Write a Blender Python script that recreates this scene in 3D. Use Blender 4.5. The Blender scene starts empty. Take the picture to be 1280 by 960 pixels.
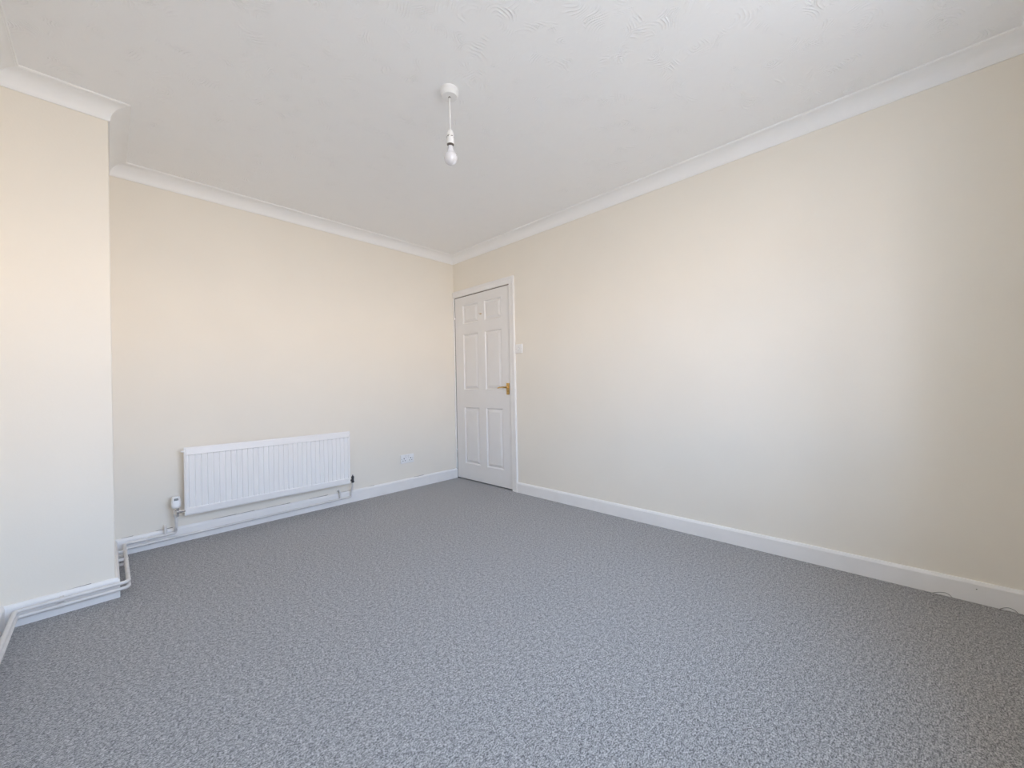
import bpy, bmesh, math, random
from mathutils import Vector, Matrix
random.seed(7)
S = bpy.context.scene
C = S.collection
PI = math.pi

# ------------------------------------------------------------------ camera
cd = bpy.data.cameras.new('camera')
cd.sensor_width = 36.0
cd.lens = 486.6 / 1280 * 36
cd.clip_start = 0.02
cam = bpy.data.objects.new('camera', cd); C.objects.link(cam)
R_ = Vector((0.69246377, -0.72118178, -0.01976771))
U_ = Vector((0.01112141, -0.01672609, 0.99979826))
F_ = Vector((0.72136692, 0.69254392, 0.00356165))
cam.matrix_world = Matrix(((R_.x, U_.x, -F_.x, -2.6934), (R_.y, U_.y, -F_.y, -3.4632),
                           (R_.z, U_.z, -F_.z, 1.0144), (0, 0, 0, 1)))
S.camera = cam

# ------------------------------------------------------------------ daylight
# overcast sky above a low roofline, sunlit ground and brick houses below it
SKY = 1.0
w = bpy.data.worlds.new('world'); S.world = w; w.use_nodes = True
nt = w.node_tree; nt.nodes.clear()
tc = nt.nodes.new('ShaderNodeTexCoord'); sx = nt.nodes.new('ShaderNodeSeparateXYZ')
mr = nt.nodes.new('ShaderNodeMapRange'); mr.inputs['From Min'].default_value = -1; mr.inputs['From Max'].default_value = 1
cr = nt.nodes.new('ShaderNodeValToRGB')
def el(deg): return 0.5 + 0.5 * math.sin(math.radians(deg))
e = cr.color_ramp.elements
WORLD = [(-90, (.37, .365, .36)), (-11, (.38, .375, .365)), (-6, (1.43, 1.32, 1.31)), (7, (1.45, 1.34, 1.34)), (10, (.79, 1.05, 1.54)), (90, (.79, 1.15, 1.72))]
WSCALE = 1.75
e[0].position = el(WORLD[0][0]); e[1].position = el(WORLD[-1][0])
for d, c in WORLD[1:-1]: e.new(el(d))
for k, (d, c) in enumerate(WORLD): e[k].color = (c[0]/WSCALE, c[1]/WSCALE, c[2]/WSCALE, 1)
bg = nt.nodes.new('ShaderNodeBackground'); bg.inputs['Strength'].default_value = 12.0 * SKY * WSCALE
wo = nt.nodes.new('ShaderNodeOutputWorld')
L = nt.links.new
L(tc.outputs['Generated'], sx.inputs[0]); L(sx.outputs['Z'], mr.inputs['Value'])
L(mr.outputs[0], cr.inputs[0]); L(cr.outputs[0], bg.inputs[0]); L(bg.outputs[0], wo.inputs[0])

WX0, WX1, WZ0, WZ1 = -2.66, -1.05, 0.86, 2.18       # window opening in the front wall
YN = -3.966
pl = bpy.data.lights.new('window_portal', 'AREA'); pl.shape = 'RECTANGLE'
pl.size = WX1 - WX0; pl.size_y = WZ1 - WZ0; pl.cycles.is_portal = True
po = bpy.data.objects.new('window_portal', pl); C.objects.link(po)
po.location = ((WX0+WX1)/2, YN-0.39, (WZ0+WZ1)/2); po.rotation_euler = (PI/2, 0, 0)   # faces into the room (+y)

S.view_settings.view_transform = 'Standard'; S.view_settings.look = 'None'
S.view_settings.gamma = 1.0; S.view_settings.use_curve_mapping = False
S.view_settings.exposure = -0.06
S.render.engine = 'CYCLES'
S.cycles.max_bounces = 16; S.cycles.diffuse_bounces = 14; S.cycles.glossy_bounces = 4
S.cycles.transparent_max_bounces = 8
S.cycles.use_denoising = True
S.cycles.sample_clamp_indirect = 0

# ------------------------------------------------------------------ materials
def lin(c):
    return tuple((v/255/12.92 if v/255 <= .04045 else ((v/255+.055)/1.055)**2.4) for v in c)
def mat(name, col, rough=.5, metal=0, noise=0, nscale=20, bump=0, bscale=80, spec=.5):
    m = bpy.data.materials.new(name); m.use_nodes = True
    n = m.node_tree.nodes; l = m.node_tree.links; b = n['Principled BSDF']
    b.inputs['Roughness'].default_value = rough; b.inputs['Metallic'].default_value = metal
    b.inputs['Specular IOR Level'].default_value = spec
    t = n.new('ShaderNodeTexCoord')
    if noise:
        nz = n.new('ShaderNodeTexNoise'); nz.inputs['Scale'].default_value = nscale; nz.inputs['Detail'].default_value = 4
        r = n.new('ShaderNodeValToRGB')
        r.color_ramp.elements[0].position = .3; r.color_ramp.elements[1].position = .7
        r.color_ramp.elements[0].color = (*[c*(1-noise) for c in col], 1)
        r.color_ramp.elements[1].color = (*[min(1, c*(1+noise)) for c in col], 1)
        l.new(t.outputs['Object'], nz.inputs['Vector']); l.new(nz.outputs['Fac'], r.inputs[0]); l.new(r.outputs[0], b.inputs['Base Color'])
    else:
        b.inputs['Base Color'].default_value = (*col, 1)
    if bump:
        nz = n.new('ShaderNodeTexNoise'); nz.inputs['Scale'].default_value = bscale; nz.inputs['Detail'].default_value = 3
        bp = n.new('ShaderNodeBump'); bp.inputs['Strength'].default_value = bump; bp.inputs['Distance'].default_value = .002
        l.new(t.outputs['Object'], nz.inputs['Vector']); l.new(nz.outputs['Fac'], bp.inputs['Height']); l.new(bp.outputs[0], b.inputs['Normal'])
    return m

M = {}
M['wall'] = mat('cream_wall_paint', (.86, .81, .72), .6, 0, .012, 2.2, .12, 140, .35)
M['gloss'] = mat('white_gloss_paint', (.88, .865, .845), .38, 0, .02, 9, .15, 60, .4)
M['cove'] = mat('white_cove_paint', (.93, .925, .915), .7, 0, .01, 5, .05, 90, .2)
M['door'] = mat('white_door_paint', (.83, .815, .80), .42, 0, .01, 9, .1, 90, .4)
M['rad'] = mat('white_radiator_enamel', (.90, .885, .87), .35, 0, 0, 1, 0, 1, .45)
M['pipe'] = mat('white_painted_pipe', (.74, .72, .70), .4, 0, .06, 25, .2, 80, .4)
M['plastic'] = mat('white_plastic', (.87, .865, .858), .35)
M['bulb'] = mat('frosted_bulb', (.75, .75, .78), .08)
M['chrome'] = mat('chrome', (.78, .78, .79), .22, 1)
M['brass'] = mat('polished_brass', (.62, .42, .16), .25, 1)
M['dark'] = mat('dark_slot', (.03, .03, .03), .6)
M['grey'] = mat('grey_display', (.30, .32, .31), .3)
M['valve'] = mat('dark_grey_valve_cap', (.05, .05, .055), .4)
M['thread'] = mat('dark_thread', (.06, .055, .05), .8)
M['seam_and_shade'] = mat('dull_seam_and_gap_shade', (.22, .19, .17), .9)  # dull caulk and fittings; on the door lining, painted gap shade
M['upvc'] = mat('white_window_frame', (.82, .82, .82), .35)

def ceiling_mat():
    m = bpy.data.materials.new('swirled_ceiling_plaster'); m.use_nodes = True
    n = m.node_tree.nodes; l = m.node_tree.links; b = n['Principled BSDF']
    b.inputs['Base Color'].default_value = (.95, .95, .95, 1); b.inputs['Roughness'].default_value = .75
    b.inputs['Specular IOR Level'].default_value = .2
    t = n.new('ShaderNodeTexCoord')
    def math_(op, a, c=None, v=None):
        q = n.new('ShaderNodeMath'); q.operation = op
        l.new(a, q.inputs[0])
        if c is not None: l.new(c, q.inputs[1])
        if v is not None: q.inputs[1].default_value = v
        return q.outputs[0]
    def swirl(scale, off, freq, lo, hi):
        mp = n.new('ShaderNodeMapping'); mp.inputs['Location'].default_value = off
        l.new(t.outputs['Object'], mp.inputs['Vector'])
        wn = n.new('ShaderNodeTexNoise'); wn.inputs['Scale'].default_value = 7; wn.inputs['Detail'].default_value = 1
        l.new(mp.outputs[0], wn.inputs['Vector'])
        vm = n.new('ShaderNodeVectorMath'); vm.operation = 'MULTIPLY_ADD'
        vm.inputs[1].default_value = (.10, .10, 0); l.new(wn.outputs['Color'], vm.inputs[0]); l.new(mp.outputs[0], vm.inputs[2])
        v = n.new('ShaderNodeTexVoronoi'); v.voronoi_dimensions = '2D'; v.inputs['Scale'].default_value = scale
        v.inputs['Randomness'].default_value = 1
        l.new(vm.outputs[0], v.inputs['Vector'])
        d = math_('MULTIPLY', v.outputs['Distance'], v=freq)
        ring = math_('SINE', d)
        ring = math_('POWER', math_('MULTIPLY_ADD', ring, v=.5), v=3.0)
        n_ = ring.node.inputs[0].links[0].from_node; n_.inputs[2].default_value = .5
        mk = n.new('ShaderNodeTexNoise'); mk.inputs['Scale'].default_value = 9; mk.inputs['Detail'].default_value = 2
        l.new(mp.outputs[0], mk.inputs['Vector'])
        mm = n.new('ShaderNodeMapRange'); mm.inputs['From Min'].default_value = lo; mm.inputs['From Max'].default_value = hi
        l.new(mk.outputs['Fac'], mm.inputs['Value'])
        return math_('MULTIPLY', ring, c=mm.outputs[0])
    a = swirl(6.0, (.3, .7, 0), 78, .54, .72); c = swirl(9.0, (3.1, 1.7, 0), 60, .56, .74)
    fine = n.new('ShaderNodeTexNoise'); fine.inputs['Scale'].default_value = 26; fine.inputs['Detail'].default_value = 5
    l.new(t.outputs['Object'], fine.inputs['Vector'])
    h = math_('ADD', math_('ADD', a, c=c), c=math_('MULTIPLY', fine.outputs['Fac'], v=.45))
    bp = n.new('ShaderNodeBump'); bp.inputs['Strength'].default_value = .62; bp.inputs['Distance'].default_value = .0032
    l.new(h, bp.inputs['Height']); l.new(bp.outputs[0], b.inputs['Normal'])
    return m
M['ceiling'] = ceiling_mat()

def carpet_mat():
    m = bpy.data.materials.new('heathered_grey_carpet'); m.use_nodes = True
    n = m.node_tree.nodes; l = m.node_tree.links; b = n['Principled BSDF']
    b.inputs['Roughness'].default_value = .95; b.inputs['Specular IOR Level'].default_value = .1
    t = n.new('ShaderNodeTexCoord')
    mp = n.new('ShaderNodeMapping'); mp.inputs['Rotation'].default_value = (0, 0, .15); mp.inputs['Scale'].default_value = (1, 1.5, 1)
    l.new(t.outputs['Object'], mp.inputs['Vector'])
    def nz(s, d, vec=mp.outputs[0], rough=.6):
        q = n.new('ShaderNodeTexNoise'); q.inputs['Scale'].default_value = s; q.inputs['Detail'].default_value = d
        q.inputs['Roughness'].default_value = rough; l.new(vec, q.inputs['Vector']); return q.outputs['Fac']
    a = nz(165, 3); c = nz(420, 2); g = nz(58, 3)
    def mul(x, k, y=None, kk=0.0):
        q = n.new('ShaderNodeMath'); q.operation = 'MULTIPLY_ADD'; l.new(x, q.inputs[0]); q.inputs[1].default_value = k
        if y is not None: l.new(y, q.inputs[2])
        else: q.inputs[2].default_value = kk
        return q.outputs[0]
    f = mul(a, 1.15, mul(c, .75, mul(g, .50, kk=-.70)))      # centred near .5
    r = n.new('ShaderNodeValToRGB'); l.new(f, r.inputs[0])
    E = r.color_ramp.elements
    E[0].position = .30; E[0].color = (.075, .074, .075, 1)
    E[1].position = .72; E[1].color = (.66, .65, .64, 1)
    q = E.new(.5); q.color = (.325, .319, .318, 1)
    l.new(r.outputs[0], b.inputs['Base Color'])
    bp = n.new('ShaderNodeBump'); bp.inputs['Strength'].default_value = .8; bp.inputs['Distance'].default_value = .004
    l.new(f, bp.inputs['Height']); l.new(bp.outputs[0], b.inputs['Normal'])
    b.inputs['Sheen Weight'].default_value = .35; b.inputs['Sheen Roughness'].default_value = .5
    return m
M['carpet'] = carpet_mat()

def glass_mat():
    m = bpy.data.materials.new('window_glass'); m.use_nodes = True
    n = m.node_tree.nodes; l = m.node_tree.links; n.clear()
    o = n.new('ShaderNodeOutputMaterial'); mx = n.new('ShaderNodeMixShader'); tr = n.new('ShaderNodeBsdfTransparent'); gl = n.new('ShaderNodeBsdfGlossy')
    gl.inputs['Roughness'].default_value = .02; mx.inputs[0].default_value = .06
    l.new(tr.outputs[0], mx.inputs[1]); l.new(gl.outputs[0], mx.inputs[2]); l.new(mx.outputs[0], o.inputs[0])
    return m
M['glass'] = glass_mat()

# ------------------------------------------------------------------ mesh helpers
def obj(name, bm, m, parent=None, smooth=False, at=None):
    """link bm as one mesh; vertices are in world space, moved to the parent's frame"""
    me = bpy.data.meshes.new(name)
    bmesh.ops.recalc_face_normals(bm, faces=bm.faces)
    org = Vector((0, 0, 0))
    if parent is not None: org = root_loc(parent)
    elif at is not None: org = Vector(at)
    bmesh.ops.translate(bm, verts=bm.verts, vec=-org)
    bm.to_mesh(me); bm.free()
    o = bpy.data.objects.new(name, me); C.objects.link(o)
    for x in (m if isinstance(m, (list, tuple)) else [m]): me.materials.append(x)
    if smooth:
        me.shade_smooth()
        me.set_sharp_from_angle(angle=math.radians(38))
    if parent is not None: o.parent = parent
    elif at is not None: o.location = at
    return o
def root_loc(o):
    p = Vector(o.location)
    while o.parent is not None:
        o = o.parent; p += Vector(o.location)
    return p
def struct(o): o['kind'] = 'structure'; return o
def tag(o, label, cat, group=None):
    o['label'] = label; o['category'] = cat
    if group: o['group'] = group
    return o
def empty(name, loc):
    o = bpy.data.objects.new(name, None); C.objects.link(o); o.location = loc; o.empty_display_size = .1
    return o
def box(bm, x0, x1, y0, y1, z0, z1, bev=0, seg=2):
    r = bmesh.ops.create_cube(bm, size=1.0)
    vs = r['verts']
    for v in vs:
        v.co = Vector(((x0+x1)/2 + v.co.x*(x1-x0), (y0+y1)/2 + v.co.y*(y1-y0), (z0+z1)/2 + v.co.z*(z1-z0)))
    if bev:
        es = list({e for v in vs for e in v.link_edges})
        bmesh.ops.bevel(bm, geom=es, offset=bev, segments=seg, affect='EDGES', profile=.5)
def nb(*a, **k):
    bm = bmesh.new(); box(bm, *a, **k); return bm
def tube(bm, pts, r, seg=14, bend=0.0, nb_=7, cap=True):
    """round tube through pts; corners rounded with radius bend"""
    P = [Vector(p) for p in pts]
    if bend:
        Q = [P[0]]
        for i in range(1, len(P)-1):
            a = (P[i-1]-P[i]); b = (P[i+1]-P[i]); d = min(bend, a.length*.49, b.length*.49)
            a = P[i]+a.normalized()*d; b = P[i]+b.normalized()*d
            for k in range(nb_+1):
                t = k/nb_
                Q.append(a.lerp(P[i], t).lerp(P[i].lerp(b, t), t))
        Q.append(P[-1]); P = Q
    rs = r if isinstance(r, (list, tuple)) else [r]*len(P)
    T = []
    for i in range(len(P)):
        t = (P[min(i+1, len(P)-1)] - P[max(i-1, 0)]).normalized(); T.append(t)
    n = T[0].orthogonal().normalized()
    rings = []
    for i, p in enumerate(P):
        n = (n - T[i]*n.dot(T[i])).normalized(); b = T[i].cross(n)
        rings.append([bm.verts.new(p + (n*math.cos(2*PI*k/seg) + b*math.sin(2*PI*k/seg))*rs[i]) for k in range(seg)])
    for a, b in zip(rings, rings[1:]):
        for k in range(seg): bm.faces.new((a[k], a[(k+1) % seg], b[(k+1) % seg], b[k]))
    if cap: bm.faces.new(rings[0][::-1]); bm.faces.new(rings[-1])
def lathe(bm, prof, c, axis=(0, 0, 1), seg=32):
    """prof: (radius, height) pairs; capped where radius > 0 at the ends"""
    ax = Vector(axis).normalized(); n = ax.orthogonal().normalized(); b = ax.cross(n); c = Vector(c)
    rings = []
    for r, h in prof:
        if r < 1e-6: rings.append([bm.verts.new(c+ax*h)])
        else: rings.append([bm.verts.new(c+ax*h+(n*math.cos(2*PI*k/seg)+b*math.sin(2*PI*k/seg))*r) for k in range(seg)])
    for A, B in zip(rings, rings[1:]):
        for k in range(seg):
            k2 = (k+1) % seg
            if len(A) == 1 and len(B) == 1: break
            if len(A) == 1: bm.faces.new((A[0], B[k2], B[k]))
            elif len(B) == 1: bm.faces.new((A[k], A[k2], B[0]))
            else: bm.faces.new((A[k], A[k2], B[k2], B[k]))
    if len(rings[0]) > 1: bm.faces.new(rings[0][::-1])
    if len(rings[-1]) > 1: bm.faces.new(rings[-1])

# ------------------------------------------------------------------ the room
H = 2.45
XE, YB, XL = -2.673, -0.688, -3.024
DY1 = -0.866                       # door opening's far side on the right wall
DZ = 1.992
T = 0.25
TF = 0.38                          # unseen front wall, thickened so its deep reveal cuts oblique light on wall_right
struct(obj('floor', nb(XL-T, T, YN-TF, T, -.1, 0), M['carpet']))
struct(obj('ceiling', nb(XL-T, T, YN-TF, T, H, H+.1), M['ceiling']))
struct(obj('wall_back', nb(XL-T, T, 0, T, 0, H), M['wall']))
bm = bmesh.new(); box(bm, 0, T, YN-TF, DY1, 0, H); box(bm, 0, T, DY1, 0, DZ, H)
struct(obj('wall_right', bm, M['wall']))
struct(obj('wall_left', nb(XL-T, XL, YN-TF, 0, 0, H), M['wall']))
# chimney breast: rounded arris
bm = bmesh.new()
pts = [(XL, 0), (XE, 0)]
for k in range(6):
    a = k/5*PI/2; pts.append((XE-.006+.006*math.cos(a), YB+.006-.006*math.sin(a)))
pts.append((XL, YB))
lo = [bm.verts.new((x, y, 0)) for x, y in pts]; hi = [bm.verts.new((x, y, H)) for x, y in pts]
for k in range(len(pts)): bm.faces.new((lo[k], lo[(k+1) % len(pts)], hi[(k+1) % len(pts)], hi[k]))
bm.faces.new(lo); bm.faces.new(hi[::-1])
struct(obj('wall_chimney', bm, M['wall'], smooth=True))
bm = bmesh.new()
box(bm, XL, WX0, YN-TF, YN, 0, H); box(bm, WX1, 0, YN-TF, YN, 0, H)
box(bm, WX0, WX1, YN-TF, YN, 0, WZ0); box(bm, WX0, WX1, YN-TF, YN, WZ1, H)
struct(obj('wall_front', bm, M['wall']))

# window that lights the room (behind the camera's right shoulder)
wn = struct(empty('window_1', ((WX0+WX1)/2, YN-.30, WZ0)))
fy0, fy1 = YN-.34, YN-.28
bm = bmesh.new(); f = .055
box(bm, WX0, WX1, fy0, fy1, WZ0, WZ0+f); box(bm, WX0, WX1, fy0, fy1, WZ1-f, WZ1)
box(bm, WX0, WX0+f, fy0, fy1, WZ0+f, WZ1-f); box(bm, WX1-f, WX1, fy0, fy1, WZ0+f, WZ1-f)
mid = [WX0+(WX1-WX0)*k/3 for k in (1, 2)]
for x in mid: box(bm, x-.03, x+.03, fy0, fy1, WZ0+f, WZ1-f)
obj('window_frame', bm, M['upvc'], wn)
xs = [WX0+f] + [v for x in mid for v in (x-.03, x+.03)] + [WX1-f]
for k in range(3): obj('pane', nb(xs[2*k], xs[2*k+1], YN-.314, YN-.310, WZ0+f, WZ1-f), M['glass'], wn)
obj('window_sill', nb(WX0+.001, WX1-.001, YN-.28, YN+.03, WZ0-.002, WZ0+.018, bev=.004), M['gloss'], wn)

# mitred mouldings round the room's inside outline
V = [(0, 0), (XE, 0), (XE, YB), (XL, YB), (XL, YN), (0, YN)]
NRM = [(0, -1), (1, 0), (0, -1), (1, 0), (0, 1), (-1, 0)]      # inward normal of side k (V[k] -> V[k+1])
def run(name, k, prof, m, s0=None, s1=None, smooth=True, jitter=0):
    """prof: list of (out, z) closed polygon; s0 / s1 override an end with a plain coordinate along the side"""
    a = Vector(V[k]); b = Vector(V[(k+1) % 6]); n = Vector(NRM[k]); na = Vector(NRM[k-1]); nbn = Vector(NRM[(k+1) % 6])
    d = (b-a).normalized()
    N = 1 if not jitter else max(2, int((b-a).length/.05))
    bm = bmesh.new(); rings = []
    for q in range(N+1):
        ring = []
        for (o, z) in prof:
            A = a + n*o + na*o if s0 is None else a + d*s0 + n*o
            B = b + n*o + nbn*o if s1 is None else a + d*s1 + n*o
            p = A.lerp(B, q/N)
            dz = 0
            if jitter and z > .05 and 0 < q < N: dz = random.uniform(-1, 1)*jitter
            ring.append(bm.verts.new((p.x, p.y, z+dz)))
        rings.append(ring)
    L_ = len(prof)
    for r0, r1 in zip(rings, rings[1:]):
        for j in range(L_): bm.faces.new((r0[j], r0[(j+1) % L_], r1[(j+1) % L_], r1[j]))
    bm.faces.new(rings[0][::-1]); bm.faces.new(rings[-1])
    return struct(obj(name, bm, m, smooth=smooth))
cp, cdr = .0815, .0793
cove = [(0, H), (0, H-cdr), (.0055, H-cdr), (.0065, H-cdr+.004)]
for k in range(0, 11):
    t = k/10*PI/2
    cove.append((.0075+.066*(1-math.cos(t)), H-cdr+.006+.0655*math.sin(t)))
cove += [(.0745, H-.0065), (cp-.0025, H-.0065), (cp, H-.0035), (cp, H)]
for k in range(6): run('trim_%d' % (k+1), k, cove, M['cove'])
def skirt(h, t=.0155):
    return [(0, .001), (t, .001), (t, h-.014), (t-.002, h-.009), (t-.0055, h-.003), (t-.008, h), (0, h)]
run('baseboard_back', 0, skirt(.106), M['gloss'], s0=0.0, smooth=False, jitter=.0006)
run('baseboard_alcove', 1, skirt(.100), M['gloss'], smooth=False)
run('baseboard_chimney', 2, skirt(.100), M['gloss'], smooth=False, jitter=.0006)
run('baseboard_left', 3, skirt(.106), M['gloss'], smooth=False)
run('baseboard_front', 4, skirt(.098), M['gloss'], smooth=False)
run('baseboard_right', 5, skirt(.097), M['gloss'], s1=abs(YN)-.930, smooth=False)

# ------------------------------------------------------------------ door_1
dr = struct(empty('door_1', (0, -.43, 0)))
LY0, LY1, LZ0, LZ1 = -.0190, -.8580, .013, 1.985
FX = .003                                         # leaf's face
ys = [(-.153, -.394), (-.500, -.742)]
zs = [(.181, .787), (.977, 1.575), (1.690, 1.890)]
bm = bmesh.new()
gy = sorted([LY0, LY1] + [v for p in ys for v in p]); gz = sorted([LZ0, LZ1] + [v for p in zs for v in p])
for i in range(len(gy)-1):
    for j in range(len(gz)-1):
        y0, y1, z0, z1 = gy[i], gy[i+1], gz[j], gz[j+1]
        hole = any(abs(y0-b) < 1e-6 and abs(y1-a) < 1e-6 for a, b in ys) and any(abs(z0-a) < 1e-6 for a, b in zs)
        if not hole:
            bm.faces.new([bm.verts.new((FX, y, z)) for y, z in ((y0, z0), (y1, z0), (y1, z1), (y0, z1))])
        else:
            st = [(0, 0), (.003, .0050), (.0085, .0115), (.012, .0135)]       # inset, depth of the moulding
            pr = [(y0, y1, z0, z1, FX)]
            R = []
            for ins, dep in st:
                R.append([bm.verts.new((FX+dep, y, z)) for y, z in ((y0+ins, z0+ins), (y1-ins, z0+ins), (y1-ins, z1-ins), (y0+ins, z1-ins))])
            for A, B in zip(R, R[1:]):
                for k in range(4): bm.faces.new((A[k], A[(k+1) % 4], B[(k+1) % 4], B[k]))
            bm.faces.new(R[-1])
bmesh.ops.remove_doubles(bm, verts=bm.verts, dist=1e-5)
be = [e_ for e_ in bm.edges if e_.is_boundary]
ex = bmesh.ops.extrude_edge_only(bm, edges=be)
nv = [g for g in ex['geom'] if isinstance(g, bmesh.types.BMVert)]
for v in nv: v.co.x = FX+.040
bm.faces.new([v for v in sorted(nv, key=lambda v: math.atan2(v.co.z-1, v.co.y+.44))])
leaf = obj('door_leaf', bm, M['door'], dr)
for (a, b) in ys:
    for (z0, z1) in zs:
        bm = bmesh.new(); R = []
        for ins, x in ((.0130, FX+.0165), (.0130, FX+.0130), (.038, FX+.0018), (.040, FX+.001)):
            R.append([bm.verts.new((x, y, z)) for y, z in ((b+ins, z0+ins), (a-ins, z0+ins), (a-ins, z1-ins), (b+ins, z1-ins))])
        for A, B in zip(R, R[1:]):
            for k in range(4): bm.faces.new((A[k], A[(k+1) % 4], B[(k+1) % 4], B[k]))
        bm.faces.new(R[-1]); bm.faces.new(R[0][::-1])
        obj('door_panel', bm, M['door'], leaf)
# lining behind the leaf, closing the opening
bm = bmesh.new()
box(bm, .0, T, -.0155, 0, 0, DZ-.002); box(bm, 0.0, T, DY1, DY1+.002, 0, DZ-.002); box(bm, 0.0, T, DY1+.002, -.0155, DZ-.004, DZ)
box(bm, FX+.043, FX+.060, DY1+.002, -.0155, 0, DZ-.004)
obj('door_frame', bm, M['seam_and_shade'], dr)  # dark colour puts the shade of the gaps round the leaf into the lining
# architrave: stepped profile, outer bead proud
def arch_prof():   # (across, out) from the opening outwards, width .066
    return [(0, 0), (0, .010), (.003, .0125), (.030, .0135), (.040, .014), (.046, .018), (.052, .0195), (.062, .0195), (.066, .0165), (.066, 0)]
bm = bmesh.new(); W = .066
A = [bm.verts.new((-o, DY1-.001-a, .001)) for a, o in arch_prof()]
B = [bm.verts.new((-o, DY1-.001-a, DZ+.001+a)) for a, o in arch_prof()]
n_ = len(A)
for k in range(n_): bm.faces.new((A[k], A[(k+1) % n_], B[(k+1) % n_], B[k]))
bm.faces.new(A); bm.faces.new(B[::-1])
obj('architrave', bm, M['gloss'], dr)
bm = bmesh.new()
A = [bm.verts.new((-o, -.0005, DZ+.001+a)) for a, o in arch_prof()]
B = [bm.verts.new((-o, DY1-.001-a, DZ+.001+a)) for a, o in arch_prof()]
for k in range(n_): bm.faces.new((A[k], A[(k+1) % n_], B[(k+1) % n_], B[k]))
bm.faces.new(A); bm.faces.new(B[::-1])
obj('architrave', bm, M['gloss'], dr)
obj('architrave', nb(-.0135, .0, -.0155, -.0005, .107, DZ+.001, bev=.002), M['gloss'], dr)
for z in (1.80, .277):
    bm = bmesh.new(); lathe(bm, [(.004, -.045), (.0045, -.043), (.0045, .043), (.004, .045)], (-.003, -.0175, z), seg=10)
    box(bm, -.001, .004, -.024, -.012, z-.04, z+.04)
    o = obj('hinge', bm, M['chrome'], dr, smooth=True); o['label'] = 'grey metal butt hinge'
hd = obj('handle_plate', nb(-.004, FX, -.842, -.804, .926, 1.038, bev=.0025), M['brass'], dr, smooth=True); hd['label'] = 'brass lever handle on its oblong plate'
bm = bmesh.new()
lathe(bm, [(.011, 0), (.011, .006), (.0085, .009), (.0075, .034)], (-.004, -.823, .997), (-1, 0, 0), 20)
tube(bm, [(-.036, -.829, .997), (-.042, -.815, .997), (-.044, -.790, .998), (-.042, -.750, .996), (-.040, -.728, .993), (-.040, -.718, .990)],
     [.0075, .0085, .0075, .0065, .0062, .0045], 16)
obj('lever', bm, M['brass'], hd, smooth=True)
bm = bmesh.new()
for z in (.938, 1.027): lathe(bm, [(.0036, 0), (.0036, .001), (.002, .002)], (-.004, -.823, z), (-1, 0, 0), 12)
lathe(bm, [(.006, 0), (.006, .004), (.004, .006)], (-.004, -.823, .958), (-1, 0, 0), 16)
obj('screw', bm, M['brass'], hd, smooth=True)
bm = bmesh.new()
lathe(bm, [(.008, 0), (.008, .002), (.004, .003), (.003, .006)], (FX, -.447, 1.764), (-1, 0, 0), 16)
tube(bm, [(-.003, -.447, 1.764), (-.016, -.447, 1.757), (-.021, -.447, 1.763), (-.020, -.447, 1.770)], .0023, 8)
tag(obj('coat_hook', bm, M['brass'], smooth=True, at=(0, -.447, 1.764)), 'tiny brass hook between the two top panels of the white door', 'hook')

# ------------------------------------------------------------------ light switch and socket
def switch():
    t = empty('light_switch', (0, -.981, 1.357))
    tag(t, 'white square single light switch on wall beside the door', 'light switch')
    y0, y1, z0, z1 = -1.025, -.939, 1.315, 1.400
    obj('face_plate', nb(-.0095, 0, y0, y1, z0, z1, bev=.0022), M['plastic'], t, smooth=True)
    bm = bmesh.new(); yc, zc = -.982, 1.3575
    # tilted rocker
    a = [(-.0092, yc-.006, zc-.0125), (-.0092, yc+.006, zc-.0125), (-.0092, yc+.006, zc+.0125), (-.0092, yc-.006, zc+.0125)]
    b = [(-.0150, yc-.0055, zc-.012), (-.0150, yc+.0055, zc-.012), (-.0112, yc+.0055, zc+.012), (-.0112, yc-.0055, zc+.012)]
    A = [bm.verts.new(p) for p in a]; B = [bm.verts.new(p) for p in b]
    for k in range(4): bm.faces.new((A[k], A[(k+1) % 4], B[(k+1) % 4], B[k]))
    bm.faces.new(B); bm.faces.new(A[::-1])
    obj('rocker', bm, M['plastic'], t)
    for y in (yc-.030, yc+.030):
        bm = bmesh.new(); lathe(bm, [(.0034, 0), (.0034, .0004)], (-.0094, y, zc), (-1, 0, 0), 12)
        obj('screw', bm, M['chrome'], t)
    bm = nb(-.0097, -.009, yc-.0075, yc+.0075, zc-.0145, zc+.0145)
    o = obj('rocker_gap', bm, M['grey'], t)
switch()
def socket():
    x0, x1, z0, z1 = -.696, -.550, .262, .347
    xc, zc = (x0+x1)/2, (z0+z1)/2
    t = empty('double_socket', (xc, 0, zc))
    tag(t, 'white double switched power socket on back wall between radiator and door', 'power socket')
    obj('face_plate', nb(x0, x1, -.0095, 0, z0, z1, bev=.0022), M['plastic'], t, smooth=True)
    for s in (-1, 1):
        cx = xc + s*.037
        bm = bmesh.new()
        box(bm, cx-.0034, cx+.0034, -.0101, -.009, zc-.002, zc+.0100)
        for q in (-1, 1): box(bm, cx+q*.0115-.0042, cx+q*.0115+.0042, -.0101, -.009, zc-.0195, zc-.0135)
        obj('pin_hole', bm, M['dark'], t)
        rx = xc + s*.0135
        obj('rocker', nb(rx-.0055, rx+.0055, -.0125, -.009, zc+.012, zc+.032, bev=.0012), M['plastic'], t, smooth=True)
        obj('rocker_gap', nb(rx-.0065, rx+.0065, -.0098, -.009, zc+.011, zc+.033), M['grey'], t)
        bm = bmesh.new(); lathe(bm, [(.0032, 0), (.0032, .0004)], (xc+s*.0602, -.0094, zc), (0, -1, 0), 12)
        obj('screw', bm, M['grey'], t)
socket()

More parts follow.
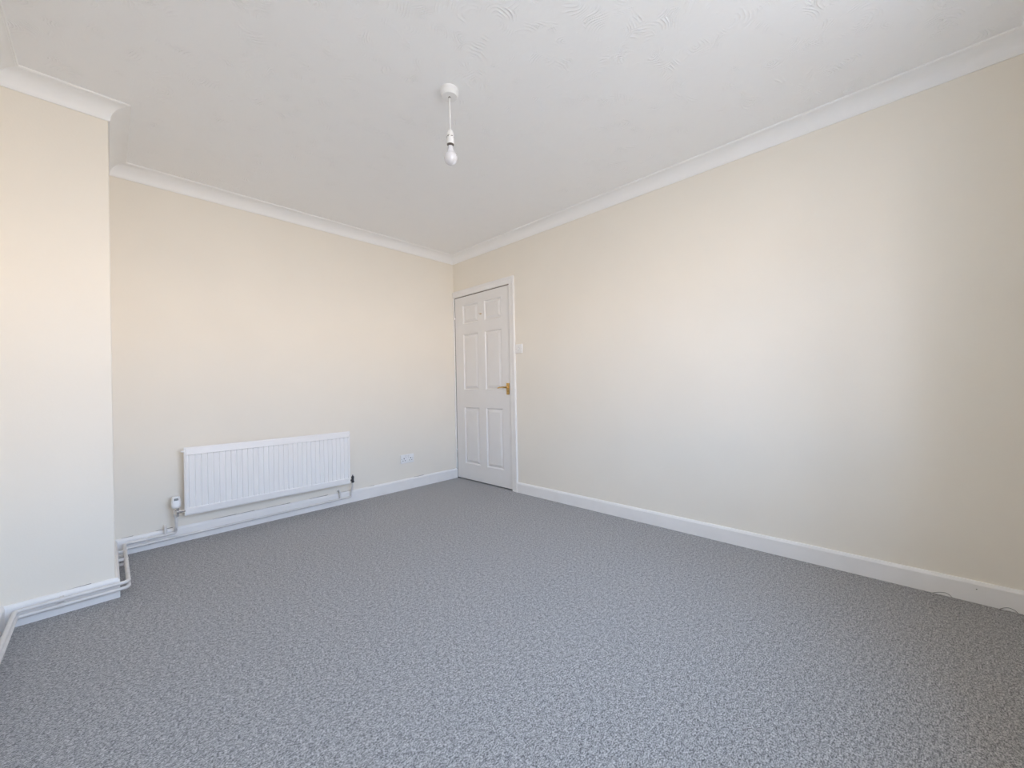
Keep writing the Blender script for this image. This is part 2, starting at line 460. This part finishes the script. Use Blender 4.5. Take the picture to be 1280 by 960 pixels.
# ------------------------------------------------------------------ pendant
px, py = -1.527, -1.962
pn = empty('pendant_light', (px, py, H))
tag(pn, 'bare white bulb hanging on short white cord from round ceiling rose', 'pendant light')
bm = bmesh.new(); lathe(bm, [(.0435, H), (.0435, H-.0165), (.0425, H-.0195), (.0395, H-.0225), (.0365, H-.0325), (.0350, H-.0342), (.012, H-.0345), (.007, H-.0345), (.0065, H-.030), (0, H-.030)], (px, py, 0), seg=48)
obj('ceiling_rose', bm, M['plastic'], pn, smooth=True)
bm = bmesh.new(); lathe(bm, [(.0055, H-.0335), (.0055, H-.0358), (0, H-.0358)], (px, py, 0), seg=20)
obj('rose_grommet', bm, M['seam_and_shade'], pn)
bm = bmesh.new(); tube(bm, [(px, py, H-.032), (px+.0006, py, 2.34), (px, py, 2.252)], .0030, 12, bend=.05)
obj('cord', bm, M['plastic'], pn, smooth=True)
bm = bmesh.new()
lathe(bm, [(0, 2.2565), (.006, 2.2565), (.0095, 2.254), (.0135, 2.2475), (.0158, 2.239), (.0163, 2.230), (.0163, 2.2265), (.0148, 2.2262), (.0148, 2.2238), (.0168, 2.2235),
           (.0168, 2.2160), (.0162, 2.2155), (.0162, 2.2140), (.0170, 2.2135), (.0174, 2.188), (.0172, 2.1865), (.0152, 2.1865), (.0150, 2.205), (0, 2.205)], (px, py, 0), seg=36)
hl = obj('lamp_holder', bm, M['plastic'], pn, smooth=True)
bm = bmesh.new()
for k in range(6):
    a = k*PI/3+.3; c, s = math.cos(a), math.sin(a)
    p0 = Vector((px+c*.0166, py+s*.0166, 2.2205)); tt = Vector((-s, c, 0))*.0052
    q = [p0-tt+Vector((0, 0, -.0012)), p0+tt+Vector((0, 0, .0008)), p0+tt+Vector((0, 0, .0030)), p0-tt+Vector((0, 0, .0006))]
    nn = Vector((c, s, 0))*.0008
    A = [bm.verts.new(v) for v in q]; B = [bm.verts.new(v+nn) for v in q]
    for j in range(4): bm.faces.new((A[j], A[(j+1) % 4], B[(j+1) % 4], B[j]))
    bm.faces.new(B); bm.faces.new(A[::-1])
obj('vent_slot', bm, M['dark'], hl)
bm = bmesh.new(); lathe(bm, [(0.0152, 2.1875), (.0168, 2.1862), (.0168, 2.1855), (.0140, 2.1855)], (px, py, 0), seg=30)
obj('holder_ring', bm, M['seam_and_shade'], hl, smooth=True)
bm = bmesh.new()
prof = [(.0115, 2.178), (.0125, 2.172), (.0135, 2.164), (.0155, 2.156), (.0188, 2.149)]
cz_, rr = 2.1205, .0315
prof[-1] = (.0195, 2.1462)
for k in range(0, 17):
    a = math.radians(50 - k*140/16); prof.append((max(0, rr*math.cos(a)), cz_+rr*math.sin(a)))
lathe(bm, prof, (px, py, 0), seg=40)
bl = obj('light_bulb', bm, M['bulb'], pn, smooth=True)
bm = bmesh.new(); lathe(bm, [(.0108, 2.202), (.0108, 2.1785), (.0113, 2.1775)], (px, py, 0), seg=24)
o = obj('bulb_cap', bm, M['chrome'], bl, smooth=True); o['label'] = 'metal bayonet cap'

# ------------------------------------------------------------------ radiator
rd = empty('radiator', (-1.79, -.09, .19))
tag(rd, 'long low white panel radiator with vertical grooves under cream back wall', 'radiator')
RX0, RX1, RZ0, RZ1, RY = -2.341, -1.238, .194, .641, -.103
# fluted front: columns of the pressed panel
bm = bmesh.new()
pitch = .0333; ncol = 32; fx0 = (RX0+RX1)/2 - ncol*pitch/2
cols = [RX0, RX0+.004, RX0+.010, fx0-.001]
def wv(x):   # pressed profile across: flat lands with narrow grooves
    u = ((x-fx0)/pitch) % 1.0
    d = min(u, 1-u)*pitch
    if d < .0018: return .0060
    if d < .0052: return .0060*(1-(d-.0018)/.0034)
    return 0
xs = []
for k in range(ncol+1):
    g = fx0 + k*pitch
    xs += [g-.0052, g-.0018, g+.0018, g+.0052]
xs = sorted([RX0, RX0+.006] + [x for x in xs if RX0+.007 < x < RX1-.007] + [RX1-.006, RX1])
zt = [RZ0, RZ0+.006, RZ0+.043, RZ0+.050, RZ1-.053, RZ1-.046, RZ1-.006, RZ1]
grid = []
for i, z in enumerate(zt):
    row = []
    for x in xs:
        inside = fx0-.006 < x < fx0+ncol*pitch+.006
        y = RY
        if i in (0, 7) or x in (RX0, RX1): y = RY+.004
        if i in (3, 4) and inside: y = RY+.0005+wv(x)
        if i in (2, 5) and inside: y = RY-.0025
        if inside and i in (3, 4): y += .0015
        row.append(bm.verts.new((x, y, z)))
    grid.append(row)
for a, b in zip(grid, grid[1:]):
    for k in range(len(xs)-1): bm.faces.new((a[k], a[k+1], b[k+1], b[k]))
be = [e_ for e_ in bm.edges if e_.is_boundary]
ex = bmesh.ops.extrude_edge_only(bm, edges=be)
nv = [g for g in ex['geom'] if isinstance(g, bmesh.types.BMVert)]
for v in nv: v.co.y = RY+.017
be = [e_ for e_ in bm.edges if e_.is_boundary]
bmesh.ops.contextual_create(bm, geom=be)
obj('front_panel', bm, M['rad'], rd)
bm = bmesh.new(); r_ = .006
box(bm, RX0-.002, RX1+.002, RY+.006, RY+.010, RZ0-.003, RZ0+.003); box(bm, RX0-.002, RX1+.002, RY+.006, RY+.010, RZ1-.003, RZ1+.003)
box(bm, RX0-.003, RX0+.003, RY+.006, RY+.010, RZ0+.003, RZ1-.003); box(bm, RX1-.003, RX1+.003, RY+.006, RY+.010, RZ0+.003, RZ1-.003)
obj('seam_flange', bm, M['rad'], rd)
bm = bmesh.new()          # convector fins behind
x = RX0+.07
while x < RX1-.07:
    box(bm, x, x+.0012, RY+.017, RY+.050, RZ0+.05, RZ1-.05); box(bm, x, x+.022, RY+.049, RY+.050, RZ0+.05, RZ1-.05); x += .0333
fin = obj('convector_fins', bm, M['rad'], rd); fin['kind'] = 'stuff'
for x in (RX0+.18, RX1-.18):
    obj('wall_bracket', nb(x-.018, x+.018, RY+.050, -.001, RZ0+.06, RZ1-.06, bev=.003), M['rad'], rd)
bm = bmesh.new(); lathe(bm, [(.0065, 0), (.0065, .012), (.0045, .013), (.0045, .018)], (RX0, RY+.009, RZ1-.022), (-1, 0, 0), 14)
box(bm, RX0-.001, RX0+.006, RY+.002, RY+.016, RZ1-.034, RZ1-.010)
obj('bleed_valve', bm, M['rad'], rd, smooth=True)
bm = bmesh.new(); lathe(bm, [(.0065, 0), (.0065, .004), (.004, .005)], (RX1, RY+.009, RZ1-.022), (1, 0, 0), 14)
obj('blanking_plug', bm, M['rad'], rd, smooth=True)
# thermostatic valve at the left end
VX, VY = -2.386, -.090
tv = obj('thermostatic_valve', (lambda b: (lathe(b, [(.0100, .212), (.0118, .214), (.0118, .226), (.0105, .236), (.0125, .238), (.0145, .240), (.0145, .251), (.012, .253)], (VX, VY, 0), seg=8), 
     lathe(b, [(.0105, 0), (.0105, .010), (.0150, .012), (.0150, .026), (.0110, .028), (.0110, RX0-VX)], (VX, VY, .2265), (1, 0, 0), 12),
     lathe(b, [(.0115, .194), (.0145, .196), (.0145, .2115), (.0115, .213)], (VX, VY, 0), seg=6)) and b)(bmesh.new()), M['chrome'], rd)
tv['label'] = 'chrome valve body'
bm = bmesh.new()
# head: rounded body narrowing to a squarish top, tipped to face the room
prof = [(.0150, .252), (.0200, .2545), (.0240, .262), (.0258, .272), (.0258, .290), (.0240, .302), (.0212, .318), (.0196, .326), (.0175, .329), (0, .328)]
lathe(bm, prof, (VX, VY, 0), seg=28)
for v in bm.verts:
    if v.co.z > .27:            # flatten the display face towards the room
        k = min(1, (v.co.z-.27)/.03); lim = VY-.0235+.0075*k
        if v.co.y < lim: v.co.y = lim
hdv = obj('valve_head', bm, M['plastic'], tv, smooth=True); hdv['label'] = 'white thermostatic head with small display'
bm = bmesh.new(); box(bm, VX-.0115, VX+.0115, VY-.0172, VY-.0155, .3045, .3185)
o = obj('display', bm, M['grey'], tv); o['label'] = 'small grey display'
bm = bmesh.new(); lathe(bm, [(.0138, .2505), (.0152, .251), (.0152, .2535), (.014, .254)], (VX, VY, 0), seg=20)
obj('valve_collar', bm, M['valve'], tv, smooth=True)
# lockshield at the right end
LX, LYv = -1.207, -.078
lv = obj('lockshield_valve', (lambda b: (lathe(b, [(.009, .190), (.0125, .192), (.0125, .203), (.010, .205), (.0105, .222), (.009, .224)], (LX, LYv, 0), seg=8),
     lathe(b, [(.008, 0), (.008, RX1-LX if RX1 > LX else LX-RX1)], (LX, LYv, .212), (-1, 0, 0), 8)) and b)(bmesh.new()), M['valve'], rd)
lv['label'] = 'dark metal lockshield valve'
bm = bmesh.new(); lathe(bm, [(.0085, .222), (.0115, .225), (.0115, .240), (.009, .246), (.0045, .249), (.0040, .258), (0, .259)], (LX, LYv, 0), seg=16)
obj('valve_cap', bm, M['valve'], lv, smooth=True)

# ------------------------------------------------------------------ heating pipes
PR = .0085
SO = .0155 + .030          # pipe centre's distance from the wall plane
SB = .042                  # the same on the back wall
zu_b, zu_f = .0765, .0790
zl_b, zl_f = .0480, .0530
xs_ = XE + SO
up = [(VX, VY, .200), (VX, VY, .125), (VX, -SB, .0860), (VX-.03, -SB, .0790), (xs_, -SB, zu_b), (xs_, YB-SO, zu_f), (XL+SO, YB-SO, zu_f), (XL+SO, YN+.02, zu_f)]
bm = bmesh.new(); tube(bm, [(VX, VY, .1935), (VX, VY+.01, .12), (VX, -SB-.004, .098), (VX, -SB, .0800), (VX-.035, -SB, .0785)] + [up[4]] + up[5:], PR, 14, bend=.026, nb_=6)
tag(obj('heating_pipe', bm, M['pipe'], smooth=True, at=(VX, VY, .2)), 'upper white pipe from thermostatic valve along the baseboards to the left', 'pipe')
bm = bmesh.new(); lx2 = LX-.006
tube(bm, [(LX, LYv, .1895), (LX-.001, LYv+.004, .150), (LX-.003, -SB, .110), (LX-.004, -SB, .0615), (LX-.020, -SB, .0612), (xs_+.035, -SB, zl_b), (xs_, -SB, zl_b), (xs_, YB-SO-.002, zl_f), (XL+SO+.002, YB-SO-.002, zl_f), (XL+SO+.002, YN+.02, zl_f)], PR, 14, bend=.026, nb_=6)
tag(obj('heating_pipe', bm, M['pipe'], smooth=True, at=(LX, LYv, .19)), 'lower white pipe running below radiator from its dark right-hand valve', 'pipe')
# old stubs that turn into the wall
for x, z0, z1, lab in ((-2.437, .076, .131, 'short white pipe stub rising off baseboard left of thermostatic valve'),
                       (-1.304, .0600, .124, 'short white pipe stub near right end of lower pipe under radiator')):
    bm = bmesh.new(); tube(bm, [(x, -SB, z0), (x, -SB, z1), (x, -.001, z1)], PR*.95, 14, bend=.018, nb_=6)
    tag(obj('pipe_stub', bm, M['pipe'], smooth=True, at=(x, -SB, z0)), lab, 'pipe')
def clip(p, n, lab, zs_, base):
    """saddle clip: back block on the baseboard and a strap round each pipe. n = outward normal"""
    t = Vector((-n[1], n[0], 0)); n = Vector((*n, 0)); p = Vector(p); bm = bmesh.new()
    def bx(a0, a1, o0, o1, z0, z1):
        q = [p + t*a + n*o + Vector((0, 0, z-p.z)) for a in (a0, a1) for o in (o0, o1) for z in (z0, z1)]
        v = [bm.verts.new(c) for c in q]
        for f_ in ((0, 1, 3, 2), (4, 6, 7, 5), (0, 4, 5, 1), (2, 3, 7, 6), (0, 2, 6, 4), (1, 5, 7, 3)): bm.faces.new([v[i] for i in f_])
    for z in zs_:
        bx(-.006, .006, base, SOx-.0065, z-.006, z+.006)
        ring = []
        for k in range(13):
            a = math.radians(-130 + k*260/12)
            ring.append((SOx + math.cos(a)*(PR+.0002), z+math.sin(a)*(PR+.0002), SOx+math.cos(a)*(PR+.0022), z+math.sin(a)*(PR+.0022)))
        for r0, r1 in zip(ring, ring[1:]):
            v = []
            for a in (-.006, .006):
                for (o, zz) in ((r0[0], r0[1]), (r0[2], r0[3]), (r1[2], r1[3]), (r1[0], r1[1])): v.append(bm.verts.new(p + t*a + n*o + Vector((0, 0, zz-p.z))))
            for k in range(4): bm.faces.new((v[k], v[(k+1) % 4], v[4+(k+1) % 4], v[4+k]))
            bm.faces.new(v[:4][::-1]); bm.faces.new(v[4:])
    bmesh.ops.remove_doubles(bm, verts=bm.verts, dist=1e-6)
    tag(obj('pipe_clip', bm, M['pipe'], at=tuple(p+n*base)), lab, 'pipe clip')
SOx = SB
clip((-2.515, 0, .06), (0, -1), 'white clip holding both pipes on alcove baseboard left of radiator', (.0770, .0490), .0155)
clip((-1.385, 0, .06), (0, -1), 'white clip on lower pipe beneath right part of radiator', (.0592,), .0155)
SOx = SO
clip((-2.846, YB, .066), (0, -1), 'white clip holding both pipes on chimney breast front baseboard', (zu_f, zl_f), .0155)
clip((XE, -.345, .066), (1, 0), 'white clip on pipes along chimney breast side, nearer the front', (.0777, .0505), .0155)
clip((XE, -.185, .066), (1, 0), 'white clip on pipes along chimney breast side, deeper in the alcove', (.0770, .0490), .0155)

# ------------------------------------------------------------------ loose threads at the right baseboard
for ys_, lab in (((-3.604, -3.622, -3.645, -3.660, -3.666), 'thin loose carpet thread curling against right baseboard, farther from corner'),
                 ((-3.803, -3.815, -3.830, -3.846, -3.853), 'thin loose carpet thread looped against right baseboard, nearest the corner')):
    bm = bmesh.new()
    tube(bm, [(-.019, ys_[0], .001), (-.018, ys_[1], .011), (-.018, ys_[2], .017), (-.018, ys_[3], .011), (-.019, ys_[4], .001)], .0009, 6, bend=.012, nb_=5)
    tag(obj('carpet_thread', bm, M['thread'], smooth=True, at=(-.018, ys_[2], 0)), lab, 'thread', 'loose threads by the right baseboard')

# cracked caulk between the wall and the top of the baseboards, and small chips
random.seed(3)
def caulk(side, base, a0, a1, plane, h, fn, dens):
    bm = bmesh.new(); a = a0
    while a < a1:
        L0 = random.uniform(.02, .16)
        if random.random() < dens:
            z0 = h - .0008; z1 = h + random.uniform(.0012, .0036)
            b = min(a+L0, a1); q = [fn(a, z0), fn(b, z0), fn(b, z1), fn(a, (z0+z1)/2)]
            A = [bm.verts.new(p) for p in q]; n = Vector(side)
            B = [bm.verts.new(Vector(p)+n*.0012) for p in q]
            for k in range(4): bm.faces.new((A[k], A[(k+1) % 4], B[(k+1) % 4], B[k]))
            bm.faces.new(A[::-1]); bm.faces.new(B)
        a += L0
    o = obj('caulk_crack', bm, M['seam_and_shade'], base); o['kind'] = 'stuff'
caulk((0, -1, 0), bpy.data.objects['baseboard_back'], -2.64, -.03, 0, .106, lambda a, z: (a, -.0001, z), .55)
caulk((0, -1, 0), bpy.data.objects['baseboard_chimney'], XL+.02, XE-.02, 0, .100, lambda a, z: (a, YB-.0001, z), .7)
bm = bmesh.new(); lathe(bm, [(.0022, 0), (.0016, .0006), (0, .0008)], (-.0155, -3.74, .064), (-1, 0, 0), 7)
obj('paint_chip', bm, M['thread'], bpy.data.objects['baseboard_right'])
